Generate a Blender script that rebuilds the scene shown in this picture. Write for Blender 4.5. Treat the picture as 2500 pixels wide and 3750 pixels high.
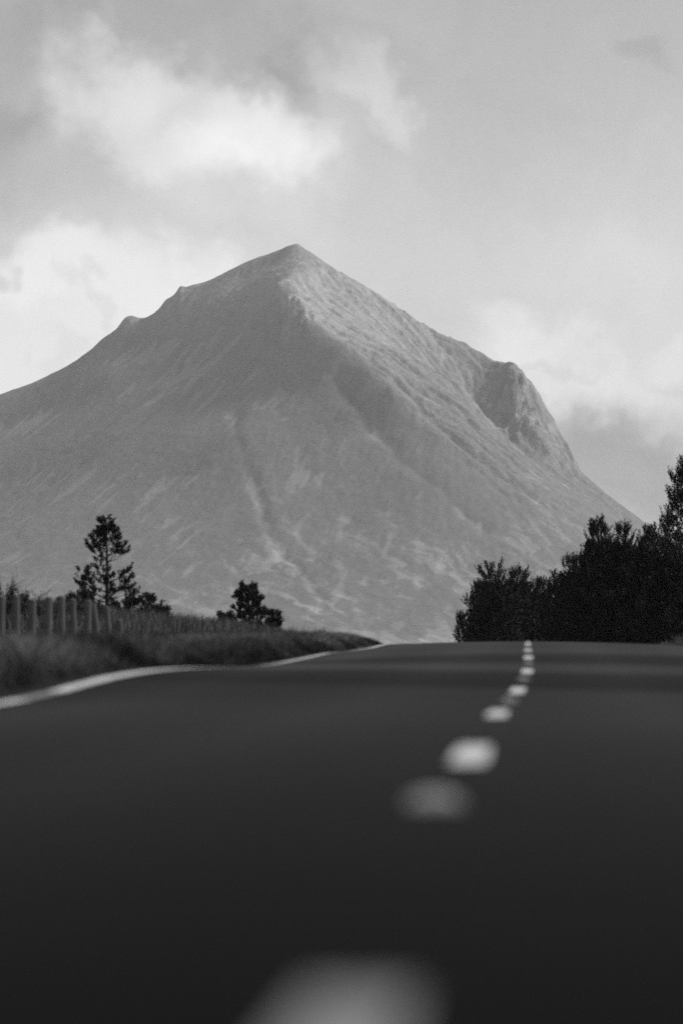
import bpy, math, random
import numpy as np

for o in list(bpy.data.objects):
    bpy.data.objects.remove(o, do_unlink=True)
S = bpy.context.scene
COL = S.collection
random.seed(7)
RNG = np.random.default_rng(7)
R = math.radians

# ------------------------------------------------------------------ camera
EYE = 0.30                                   # lens height above the tarmac
FPX = 14060.0                                # focal length in photo pixels (135 mm on 24 x 36)
PITCH = math.atan((2410 - 1875) / FPX)
cam_d = bpy.data.cameras.new('camera')
cam = bpy.data.objects.new('camera', cam_d)
COL.objects.link(cam)
cam_d.sensor_fit = 'VERTICAL'
cam_d.sensor_width, cam_d.sensor_height = 24.0, 36.0
cam_d.lens = 135.0
cam_d.clip_start, cam_d.clip_end = 0.1, 60000
cam_d.dof.use_dof = True
cam_d.dof.focus_distance = 420.0
cam_d.dof.aperture_fstop = 1.7
cam.location = (0, 0, EYE)
cam.rotation_euler = (math.pi / 2 + PITCH, 0, 0)
S.camera = cam

# ------------------------------------------------------------------ sky, sun, exposure
SUN_AZ, SUN_EL = 74.0, 39.0                  # degrees clockwise from the view axis, above horizon
wd = bpy.data.worlds.new('World')
S.world = wd
wd.use_nodes = True
wt = wd.node_tree
wt.nodes.clear()


def N(t, kind, **kw):
    n = t.nodes.new(kind)
    for k, v in kw.items():
        setattr(n, k, v)
    return n


def math_node(t, op, a, b=None, c=None, clamp=False):
    n = N(t, 'ShaderNodeMath', operation=op, use_clamp=clamp)
    for i, v in enumerate((a, b, c)):
        if v is None:
            continue
        if isinstance(v, (int, float)):
            n.inputs[i].default_value = v
        else:
            t.links.new(v, n.inputs[i])
    return n.outputs[0]


def build_world():
    t = wt
    L = t.links.new
    sky = N(t, 'ShaderNodeTexSky', sky_type='NISHITA', sun_disc=False)
    sky.sun_elevation = R(SUN_EL)
    sky.sun_rotation = R(SUN_AZ)
    sky.air_density, sky.dust_density, sky.ozone_density = 1.0, 2.0, 1.0
    bw = N(t, 'ShaderNodeRGBToBW')
    L(sky.outputs[0], bw.inputs[0])
    tc = N(t, 'ShaderNodeTexCoord')
    sep = N(t, 'ShaderNodeSeparateXYZ')
    L(tc.outputs['Generated'], sep.inputs[0])
    az = math_node(t, 'ARCTAN2', sep.outputs[0], sep.outputs[1])
    el = math_node(t, 'ARCSINE', sep.outputs[2])
    cmb = N(t, 'ShaderNodeCombineXYZ')
    L(az, cmb.inputs[0]); L(el, cmb.inputs[1])
    # billowing edges: bend the cloud field by noise
    def noise(vec, scale, detail, rough=0.55, dist=0.0, kind='FBM'):
        n = N(t, 'ShaderNodeTexNoise', noise_dimensions='2D')
        n.inputs['Scale'].default_value = scale
        n.inputs['Detail'].default_value = detail
        n.inputs['Roughness'].default_value = rough
        n.inputs['Distortion'].default_value = dist
        L(vec, n.inputs['Vector'])
        return n
    wn = noise(cmb.outputs[0], 28, 4, 0.58)
    sub = N(t, 'ShaderNodeVectorMath', operation='SUBTRACT')
    L(wn.outputs['Color'], sub.inputs[0]); sub.inputs[1].default_value = (0.5, 0.5, 0.5)
    scl = N(t, 'ShaderNodeVectorMath', operation='SCALE')
    L(sub.outputs[0], scl.inputs[0]); scl.inputs['Scale'].default_value = 0.038
    add = N(t, 'ShaderNodeVectorMath', operation='ADD')
    L(cmb.outputs[0], add.inputs[0]); L(scl.outputs[0], add.inputs[1])
    wp = add.outputs[0]

    def bank(px, py, rx, ry, rot, amp, soft):
        """a cloud bank at a sky direction (azimuth, elevation), elliptical, noise-edged"""
        a = (px * 1.594 - 1250) / FPX
        e = (2410 - py * 1.594) / FPX
        v1 = N(t, 'ShaderNodeVectorMath', operation='SUBTRACT')
        L(wp, v1.inputs[0]); v1.inputs[1].default_value = (a, e, 0)
        rt = N(t, 'ShaderNodeVectorRotate', rotation_type='Z_AXIS')
        L(v1.outputs[0], rt.inputs['Vector']); rt.inputs['Angle'].default_value = R(rot)
        dv = N(t, 'ShaderNodeVectorMath', operation='MULTIPLY')
        L(rt.outputs[0], dv.inputs[0])
        k = FPX / 1.594
        dv.inputs[1].default_value = (k / rx, k / ry, 0)
        ln = N(t, 'ShaderNodeVectorMath', operation='LENGTH')
        L(dv.outputs[0], ln.inputs[0])
        mr = N(t, 'ShaderNodeMapRange', interpolation_type='SMOOTHSTEP')
        L(ln.outputs['Value'], mr.inputs['Value'])
        mr.inputs['From Min'].default_value = 1.0 + soft * 0.5
        mr.inputs['From Max'].default_value = 1.0 - soft * 0.5
        mr.inputs['To Min'].default_value = 0.0
        mr.inputs['To Max'].default_value = amp
        return mr.outputs[0]

    banks = [
        # px, py in the 1568-wide view of the sky, radii, tilt, brightness, edge softness
        (430, 265, 325, 160, 8, 0.26, 0.8),
        (580, 300, 135, 115, 0, 0.28, 1.0),
        (250, 175, 140, 90, 0, 0.20, 1.0),
        (400, 410, 280, 120, 0, 0.18, 1.5),
        (860, 205, 130, 62, 55, 0.26, 0.9),
        (110, 400, 240, 110, 10, -0.22, 1.4),
        (480, 55, 430, 80, 12, -0.20, 1.1),
        (30, 260, 110, 170, 0, -0.14, 1.5),
        (40, 30, 170, 110, 0, -0.12, 1.6),
        (640, 150, 130, 50, 14, -0.18, 1.2),
        (760, 330, 90, 120, 0, -0.06, 1.5),
        (200, 750, 360, 185, 0, 0.24, 0.45),
        (90, 640, 110, 70, 0, 0.14, 1.2),
        (440, 690, 190, 85, 0, 0.14, 1.2),
        (12, 640, 36, 34, 0, -0.30, 1.0),
        (180, 710, 70, 16, 60, -0.12, 1.5),
        (130, 830, 60, 22, 40, -0.10, 1.5),
        (1390, 880, 330, 62, 26, 0.17, 1.0),
        (1160, 800, 130, 60, 20, 0.12, 1.4),
        (1540, 800, 120, 40, 0, 0.14, 1.4),
        (1480, 1120, 330, 165, 14, -0.54, 1.0),
        (1290, 835, 80, 16, 0, -0.14, 1.4),
        (1505, 135, 60, 26, 10, -0.13, 1.3),
        (1250, 600, 420, 90, 0, 0.07, 1.8),
    ]
    tot = None
    for b in banks:
        v = bank(*b)
        tot = v if tot is None else math_node(t, 'ADD', tot, v)
    n1 = noise(wp, 9, 3, 0.56)
    n2 = noise(wp, 46, 4, 0.6)
    g = math_node(t, 'MULTIPLY_ADD', n1.outputs['Fac'], 0.40, 0.82)       # broad cloud cover, all round
    g = math_node(t, 'ADD', g, math_node(t, 'MULTIPLY_ADD', n2.outputs['Fac'], 0.14, -0.07))
    g = math_node(t, 'ADD', g, tot)
    # overcast layer: brighter low down towards the horizon haze
    layer = N(t, 'ShaderNodeMapRange', interpolation_type='SMOOTHSTEP')
    L(el, layer.inputs['Value'])
    layer.inputs['From Min'].default_value = 0.02
    layer.inputs['From Max'].default_value = 0.24
    layer.inputs['To Min'].default_value = 7.0
    layer.inputs['To Max'].default_value = 3.2
    base = math_node(t, 'MULTIPLY_ADD', bw.outputs[0], 0.22, layer.outputs[0])
    val = math_node(t, 'MULTIPLY', base, g)
    bg = N(t, 'ShaderNodeBackground')
    L(val, bg.inputs['Color']); bg.inputs['Strength'].default_value = 0.10
    out = N(t, 'ShaderNodeOutputWorld')
    L(bg.outputs[0], out.inputs['Surface'])


build_world()
wd.cycles.sampling_method = 'MANUAL'
wd.cycles.sample_map_resolution = 512
sun_d = bpy.data.lights.new('sun', 'SUN')
sun = bpy.data.objects.new('sun', sun_d)
COL.objects.link(sun)
sun_d.energy = 4.7
sun_d.angle = R(9)
sun_d.color = (1.0, 1.0, 1.0)
sun.rotation_euler = (math.pi / 2 - R(SUN_EL), 0, -R(SUN_AZ) + math.pi)
sun.location = (60, 20, 60)
S.view_settings.view_transform = 'Standard'
S.view_settings.look = 'None'
S.view_settings.exposure = 0.0
S.view_settings.gamma = 1.0
S.view_settings.use_curve_mapping = False
S.render.engine = 'CYCLES'
S.cycles.use_denoising = False
S.cycles.max_bounces = 6
S.cycles.volume_bounces = 0
S.cycles.sample_clamp_indirect = 4.0


# ------------------------------------------------------------------ helpers
def P(px, py, d):
    """world point seen at photo pixel (px, py) when it stands d metres ahead"""
    u, v = (px - 1250) / FPX, (1875 - py) / FPX
    Y = math.cos(PITCH) - v * math.sin(PITCH)
    Z = math.sin(PITCH) + v * math.cos(PITCH)
    return (u / Y * d, d, Z / Y * d + EYE)


def mesh_from(name, co, faces, mat=None, smooth=True):
    """co (n,3); faces (m,k) integer array, k = 3 or 4"""
    co = np.asarray(co, dtype=np.float32)
    faces = np.asarray(faces, dtype=np.int32)
    me = bpy.data.meshes.new(name)
    k = faces.shape[1]
    me.vertices.add(len(co)); me.vertices.foreach_set('co', co.ravel())
    me.loops.add(faces.size); me.loops.foreach_set('vertex_index', faces.ravel())
    me.polygons.add(len(faces))
    me.polygons.foreach_set('loop_start', np.arange(0, faces.size, k, dtype=np.int32))
    me.polygons.foreach_set('use_smooth', np.full(len(faces), smooth, dtype=bool))
    me.update(calc_edges=True)
    if mat:
        me.materials.append(mat)
    return me


def link(name, me, parent=None, loc=None):
    o = bpy.data.objects.new(name, me)
    COL.objects.link(o)
    if parent:
        o.parent = parent
    if loc is not None:
        o.location = loc
    return o


def empty(name, loc):
    o = bpy.data.objects.new(name, None)
    COL.objects.link(o)
    o.location = loc
    o.empty_display_size = 0.3
    return o


def tag(o, label=None, cat=None, group=None, kind=None):
    for k, v in (('label', label), ('category', cat), ('group', group), ('kind', kind)):
        if v:
            o[k] = v
    return o


def grid_faces(nx, ny):
    i = np.arange((ny - 1) * nx).reshape(ny - 1, nx)[:, :-1].ravel()
    return np.stack([i, i + 1, i + nx + 1, i + nx], 1)


def table(ds, vs, k=4.0, lo=-60, hi=400):
    """smoothed piecewise-linear function of distance"""
    g = np.arange(lo, hi, 0.25)
    v = np.interp(g, ds, vs)
    w = np.hanning(int(k / 0.25) | 1); w /= w.sum()
    pad = len(w) // 2
    v = np.convolve(np.pad(v, pad, mode='edge'), w, mode='valid')
    return lambda d: np.interp(d, g, v)


def _hash(ix, iy, seed):
    h = (ix.astype(np.int64) * 374761393 + iy.astype(np.int64) * 668265263 + seed * 144665) & 0x7fffffff
    h = ((h ^ (h >> 13)) * 1274126177) & 0x7fffffff
    h = h ^ (h >> 16)
    return (h & 0xffff) / 65535.0


def vnoise(x, y, seed=0):
    ix, iy = np.floor(x), np.floor(y)
    fx, fy = x - ix, y - iy
    fx = fx * fx * fx * (fx * (fx * 6 - 15) + 10); fy = fy * fy * fy * (fy * (fy * 6 - 15) + 10)
    a = _hash(ix, iy, seed); b = _hash(ix + 1, iy, seed)
    c = _hash(ix, iy + 1, seed); d = _hash(ix + 1, iy + 1, seed)
    return (a + (b - a) * fx) * (1 - fy) + (c + (d - c) * fx) * fy


def fbm(x, y, octv=5, seed=0, gain=0.5):
    s, a, n = 0, 1.0, 0
    for k in range(octv):
        s = s + a * (vnoise(x, y, seed + k * 17) - 0.5); n += a
        a *= gain
        x, y = x * 2.03 + 11.3, y * 2.03 + 5.7
    return s / n * 2


def sstep(a, b, x):
    t = np.clip((x - a) / (b - a), 0, 1)
    return t * t * (3 - 2 * t)


# ------------------------------------------------------------------ materials (all greys: the photograph is black and white)
def grey(name, v, rough=0.8, spec=0.3, var=0.0, scale=3.0, bump=0.0, bscale=40.0, attr=None, two_sided=0.0):
    m = bpy.data.materials.new(name)
    m.use_nodes = True
    t = m.node_tree
    p = t.nodes['Principled BSDF']
    p.inputs['Roughness'].default_value = rough
    p.inputs['Specular IOR Level'].default_value = spec
    p.inputs['Base Color'].default_value = (v, v, v, 1)
    tc = N(t, 'ShaderNodeTexCoord')
    val = None
    if attr:
        at = N(t, 'ShaderNodeAttribute', attribute_name=attr)
        val = at.outputs['Fac']
    if var:
        n = N(t, 'ShaderNodeTexNoise')
        n.inputs['Scale'].default_value = scale
        n.inputs['Detail'].default_value = 6
        n.inputs['Roughness'].default_value = 0.6
        t.links.new(tc.outputs['Object'], n.inputs['Vector'])
        k = math_node(t, 'MULTIPLY_ADD', n.outputs['Fac'], 2 * var, 1 - var)
        val = math_node(t, 'MULTIPLY', k, val if val is not None else v)
    if val is not None:
        t.links.new(val, p.inputs['Base Color'])
    if bump:
        n = N(t, 'ShaderNodeTexNoise')
        n.inputs['Scale'].default_value = bscale
        n.inputs['Detail'].default_value = 4
        t.links.new(tc.outputs['Object'], n.inputs['Vector'])
        b = N(t, 'ShaderNodeBump')
        b.inputs['Strength'].default_value = bump
        t.links.new(n.outputs['Fac'], b.inputs['Height'])
        t.links.new(b.outputs[0], p.inputs['Normal'])
    return m


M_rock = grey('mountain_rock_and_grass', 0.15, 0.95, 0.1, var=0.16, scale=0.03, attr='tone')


def rock_detail(m):
    # stones, gullies and tufts below the size of the mesh, stronger where the ground is broken
    t = m.node_tree
    L = t.links.new
    p = t.nodes['Principled BSDF']
    tc = N(t, 'ShaderNodeTexCoord')
    mp = N(t, 'ShaderNodeMapping'); mp.inputs['Scale'].default_value = (0.12, 0.07, 0.08)
    L(tc.outputs['Object'], mp.inputs['Vector'])
    n = N(t, 'ShaderNodeTexNoise'); n.inputs['Scale'].default_value = 1.0; n.inputs['Detail'].default_value = 4; n.inputs['Roughness'].default_value = 0.65
    L(mp.outputs[0], n.inputs['Vector'])
    at = N(t, 'ShaderNodeAttribute', attribute_name='rough')
    amp = math_node(t, 'MULTIPLY_ADD', at.outputs['Fac'], 1.0, 0.2)
    k = math_node(t, 'MULTIPLY_ADD', math_node(t, 'SUBTRACT', n.outputs['Fac'], 0.5), amp, 1.0)
    k = math_node(t, 'MAXIMUM', k, 0.35)
    src = p.inputs['Base Color'].links[0].from_socket
    L(math_node(t, 'MULTIPLY', src, k), p.inputs['Base Color'])
    b = N(t, 'ShaderNodeBump'); b.inputs['Distance'].default_value = 6.0
    L(math_node(t, 'MULTIPLY_ADD', at.outputs['Fac'], 0.6, 0.1, clamp=True), b.inputs['Strength'])
    L(n.outputs['Fac'], b.inputs['Height']); L(b.outputs[0], p.inputs['Normal'])


rock_detail(M_rock)
M_soil = grey('moor_soil', 0.035, 0.95, 0.1, var=0.4, scale=1.5)
M_needle = grey('pine_needles', 0.016, 0.75, 0.15, attr=None)
M_bark = grey('pine_bark', 0.025, 0.9, 0.1, var=0.4, scale=12, bump=0.5)
M_dead = grey('dead_twig', 0.07, 0.9, 0.1, var=0.3, scale=12)
M_heath = grey('heather', 0.022, 0.9, 0.1, var=0.3, scale=3)
M_post = grey('weathered_post', 0.085, 0.9, 0.1, var=0.35, scale=6, bump=0.4)
M_wire = grey('fence_wire', 0.09, 0.5, 0.5)
M_grass = grey('verge_grass', 0.1, 0.9, 0.08, attr='tone')
M_stud = grey('stud_casting', 0.30, 0.8, 0.2, var=0.2, scale=30)
M_lens = grey('stud_reflector', 0.6, 0.6, 0.2)


def asphalt():
    m = grey('asphalt', 0.03, 0.8, 0.10)
    t = m.node_tree
    L = t.links.new
    t.nodes.remove(t.nodes['Principled BSDF'])
    p = N(t, 'ShaderNodeBsdfDiffuse'); p.inputs['Roughness'].default_value = 0.6
    gl = N(t, 'ShaderNodeBsdfGlossy'); gl.inputs['Roughness'].default_value = 0.38
    fr = N(t, 'ShaderNodeFresnel'); fr.inputs['IOR'].default_value = 1.015     # only the stone tips gleam, at a grazing view
    mx = N(t, 'ShaderNodeMixShader')
    sh = N(t, 'ShaderNodeAttribute', attribute_name='tone')
    L(math_node(t, 'MULTIPLY', fr.outputs[0], math_node(t, 'MULTIPLY', sh.outputs['Fac'], 12.0)), mx.inputs[0])
    L(p.outputs[0], mx.inputs[1]); L(gl.outputs[0], mx.inputs[2])
    L(mx.outputs[0], t.nodes['Material Output'].inputs['Surface'])
    tc = N(t, 'ShaderNodeTexCoord')
    n1 = N(t, 'ShaderNodeTexNoise'); n1.inputs['Scale'].default_value = 160; n1.inputs['Detail'].default_value = 3
    n2 = N(t, 'ShaderNodeTexNoise'); n2.inputs['Scale'].default_value = 0.8; n2.inputs['Detail'].default_value = 5
    mp = N(t, 'ShaderNodeMapping'); mp.inputs['Scale'].default_value = (1.0, 0.15, 1.0)
    L(tc.outputs['Object'], n1.inputs['Vector']); L(tc.outputs['Object'], mp.inputs['Vector']); L(mp.outputs[0], n2.inputs['Vector'])
    at = N(t, 'ShaderNodeAttribute', attribute_name='tone')
    v = math_node(t, 'MULTIPLY_ADD', n1.outputs['Fac'], 0.9, 0.55)
    v = math_node(t, 'MULTIPLY', v, math_node(t, 'MULTIPLY_ADD', n2.outputs['Fac'], 0.5, 0.75))
    v = math_node(t, 'MULTIPLY', v, at.outputs['Fac'])
    L(v, p.inputs['Color'])
    b = N(t, 'ShaderNodeBump'); b.inputs['Strength'].default_value = 0.6; b.inputs['Distance'].default_value = 0.004
    L(n1.outputs['Fac'], b.inputs['Height']); L(b.outputs[0], p.inputs['Normal'])
    return m


def paint(name='road_paint', lo=0.26, hi=0.56):
    m = grey(name, hi, 0.6, 0.3)
    t = m.node_tree
    p = t.nodes['Principled BSDF']
    tc = N(t, 'ShaderNodeTexCoord')
    n = N(t, 'ShaderNodeTexNoise'); n.inputs['Scale'].default_value = 14; n.inputs['Detail'].default_value = 6
    t.links.new(tc.outputs['Object'], n.inputs['Vector'])
    mr = N(t, 'ShaderNodeMapRange')
    t.links.new(n.outputs['Fac'], mr.inputs['Value'])
    mr.inputs['From Min'].default_value = 0.34; mr.inputs['From Max'].default_value = 0.55
    mr.inputs['To Min'].default_value = lo; mr.inputs['To Max'].default_value = hi
    t.links.new(mr.outputs[0], p.inputs['Base Color'])
    return m


M_asphalt, M_paint = asphalt(), paint()

# ------------------------------------------------------------------ the road's line and levels
LANE = 3.3
road_x = table([-60, 0, 3.4, 12, 21, 30, 39, 48, 57, 66, 75, 84, 90, 110, 130, 150, 180, 220, 400],
               [-2.9, -.145, .018, .403, .851, 1.38, 1.89, 2.33, 2.76, 3.2, 3.63, 4.07, 4.36, 5.1, 5.2, 4.6, 2.8, -1, -30], 5)
ROAD_D = [-60, 0, 12, 21, 25, 30, 39, 48, 57, 66, 75, 84, 90, 96, 104, 115, 130, 160, 220, 400]
z_mid = table(ROAD_D, [0, 0, -.004, -.005, .01, .05, .175, .32, .43, .55, .61, .662, .685, .69, .66, .5, .1, -1, -4, -13], 4)
z_left = table([-60, 0, 12, 21, 25, 26.5, 27.7, 29.5, 30.9, 32.5, 34.2, 36.1, 38.4, 44, 47.5, 49.8, 51.8, 56.9, 60.2, 63.1, 67.1, 70.7, 75.4, 80.5, 87.8, 92, 96, 104, 115, 130, 160, 220, 400],
               [-.05, -.04, -.03, -.02, .0, .029, .054, .105, .14, .166, .186, .197, .201, .203, .208, .220, .237, .295, .338, .376, .405, .426, .461, .506, .60, .63, .62, .56, .40, 0, -1.1, -4.1, -13], 2)
z_right = table(ROAD_D, [-.08, -.08, -.085, -.085, -.07, -.03, .09, .23, .34, .46, .52, .55, .57, .57, .53, .38, 0, -1.1, -4.1, -13], 4)


def road_z(o, d):
    """tarmac level at offset o (right positive) from the centre line"""
    a, b, c = z_left(d), z_mid(d), z_right(d)
    t = np.clip(o / LANE, -1.15, 1.15)
    return b + (c - a) / 2 * t + ((a + c) / 2 - b) * t * t


def ground_z(x, y):
    x = np.asarray(x, float); y = np.asarray(y, float)
    d = np.clip(y, -60, 399)
    o = x - road_x(d)
    zr = road_z(o, d) - 0.06
    sl = -o - LANE
    sr = o - LANE
    # left verge, field and the bank past the fence
    und = 0.05 * fbm(x * 0.35 + 3, y * 0.12, 4, 3)
    zl = z_left(d) + 0.06 * sstep(0.3, 0.9, sl) - 0.05 * sstep(1.5, 5, sl) + und
    bank = 0.25 + 0.108 * np.clip(sl, 0, 13) - 0.05 * np.clip(sl - 13, 0, 60)
    zl = zl + (np.maximum(bank - zl, 0)) * sstep(84, 112, d) * sstep(0.8, 3.0, sl) * (1 - sstep(135, 170, d))
    zl = zl - 0.02 * np.clip(sl - 14, 0, 200)
    zrt = z_right(d) + 0.08 * sstep(0.3, 1.0, sr) + und + 0.02 * np.clip(sr - 1, 0, 8) - 0.02 * np.clip(sr - 14, 0, 200)
    zrt = zrt + np.maximum(0.15 + 0.02 * sr - zrt, 0) * sstep(108, 125, d) * sstep(1.0, 4.0, sr)
    wl, wr = sstep(0.3, 0.5, sl), sstep(0.3, 0.5, sr)
    z = zr * (1 - wl) * (1 - wr) + zl * wl + zrt * wr
    far = -20 + 3 * fbm(x / 400, y / 400, 3, 9)
    w = np.maximum(sstep(235, 560, y), np.maximum(sstep(60, 400, np.abs(x)), sstep(30, 300, -y)))
    return z * (1 - w) + far * w


def build_ground():
    xs = np.concatenate([-np.geomspace(20, 14000, 50)[::-1], np.arange(-19.5, 24, 0.3), np.geomspace(24.3, 14000, 50)])
    ys = np.concatenate([-np.geomspace(20, 4000, 30)[::-1], np.arange(-19, 200, 0.6), np.geomspace(200.5, 16000, 70)])
    X, Y = np.meshgrid(xs, ys)
    Z = ground_z(X, Y)
    co = np.stack([X, Y, Z], -1).reshape(-1, 3)
    o = link('ground', mesh_from('ground', co, grid_faces(len(xs), len(ys)), M_soil))
    tag(o, 'dark moorland soil beside and beyond the road', kind='structure')


build_ground()


def build_road():
    ds = np.concatenate([np.arange(-40, 150, 0.4), np.arange(150, 260, 2.0)])
    os_ = np.linspace(-3.72, 3.72, 25)
    O, D = np.meshgrid(os_, ds)
    X = road_x(D) + O
    Z = road_z(O, D)
    co = np.stack([X, D, Z], -1).reshape(-1, 3)
    me = mesh_from('road', co, grid_faces(len(os_), len(ds)), M_asphalt)
    # darker surfacing past the joint, in bands that paint in sheen off its waves; paler worn wheel tracks
    tone = np.interp(D, [30, 31, 37.5, 39, 42, 44, 50, 53, 70, 90], [0.0085, 0.0058, 0.0065, 0.0115, 0.0115, 0.0065, 0.0065, 0.0105, 0.009, 0.010])
    tone = np.where(D < 30, 0.0070 + 0.0015 * sstep(5, 28, D), tone)
    tone = tone * (1 + 0.15 * np.exp(-((np.abs(O) - 0.9) / 0.35) ** 2) + 0.15 * np.exp(-((np.abs(O) - 2.5) / 0.35) ** 2))
    a = me.attributes.new('tone', 'FLOAT', 'POINT')
    a.data.foreach_set('value', tone.ravel().astype(np.float32))
    o = link('road', me)
    tag(o, 'dark two lane asphalt road rising to a low crest', kind='structure')
    return o


road = build_road()


def strip(name, off, half, d0, d1, step=0.5, up=0.005):
    n = max(2, int((d1 - d0) / step) + 1)
    d = np.linspace(d0, d1, n)
    co = []
    for s in (-half, 0, half):
        j = np.sin(d * 3.1 + s * 40) * 0.004
        co.append(np.stack([road_x(d) + off + s + j, d, road_z(off + s, d) + up], -1))
    co = np.stack(co, 1).reshape(-1, 3)
    return link(name, mesh_from(name, co, grid_faces(3, n), M_paint, False), road)


# centre line: 3 m marks every 9 m; the nearest one is worn almost away
M_worn = paint('worn_road_paint', 0.08, 0.18)
for k in range(-3, 14):
    c = 3.3 + 8.75 * k if k > 0 else 2.1 + 8.9 * k
    o = strip('centre_line_dash', 0.0, 0.054 if k else 0.048, c - 1.1, c + (1.1 if k else 1.32))
    if k == 0:
        o.data.materials[0] = M_worn
# edge lines, in the lengths they were laid
for a, b in ((-40, 26.0), (26.05, 27.6), (27.65, 61), (61.1, 140)):
    o = strip('edge_line', -LANE, 0.068, a, b)
    if 26 < a < 27:
        o.data.materials[0] = M_worn
for a, b in ((-40, 22), (22.4, 140)):
    strip('edge_line', LANE, 0.06, a, b)


def build_studs():
    # cat's-eye: a low bevelled iron casting with two pairs of glass beads in a rubber pad
    def frustum(x0, x1, y0, y1, z0, z1, inset):
        return [(x0, y0, z0), (x1, y0, z0), (x1, y1, z0), (x0, y1, z0),
                (x0 + inset, y0 + inset, z1), (x1 - inset, y0 + inset, z1), (x1 - inset, y1 - inset, z1), (x0 + inset, y1 - inset, z1)]
    F = np.array([(0, 1, 5, 4), (1, 2, 6, 5), (2, 3, 7, 6), (3, 0, 4, 7), (4, 5, 6, 7)])
    cast = mesh_from('stud_casting', frustum(-.065, .065, -.09, .09, -.01, .015, .016), F, M_stud, False)
    pad = mesh_from('stud_pad', frustum(-.042, .042, -.07, .07, .012, .023, .012), F, M_stud, False)
    th = np.linspace(0, 2 * math.pi, 9)[:-1]
    bead_co = [(0, 0, 0)] + [(.006 * math.cos(a), -.004, .006 * math.sin(a)) for a in th] + [(0, -.008, 0)]
    bf = [(0, 1 + (i + 1) % 8, 1 + i) for i in range(8)] + [(9, 1 + i, 1 + (i + 1) % 8) for i in range(8)]
    bead = mesh_from('stud_bead', bead_co, np.array(bf), M_lens)
    for k in (-1, 0, 2, 3, 4, 5, 6, 8):
        d = 7.7 + 8.75 * k if k else 7.95
        z = float(road_z(0.0, d))
        s = link('road_stud', cast, road, (float(road_x(d)) - (0.03 if k == 0 else 0), d, z))
        link('rubber_pad', pad, s)
        for sx in (-.02, .02):
            link('glass_bead', bead, s, (sx, -.066, .018))


build_studs()


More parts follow.
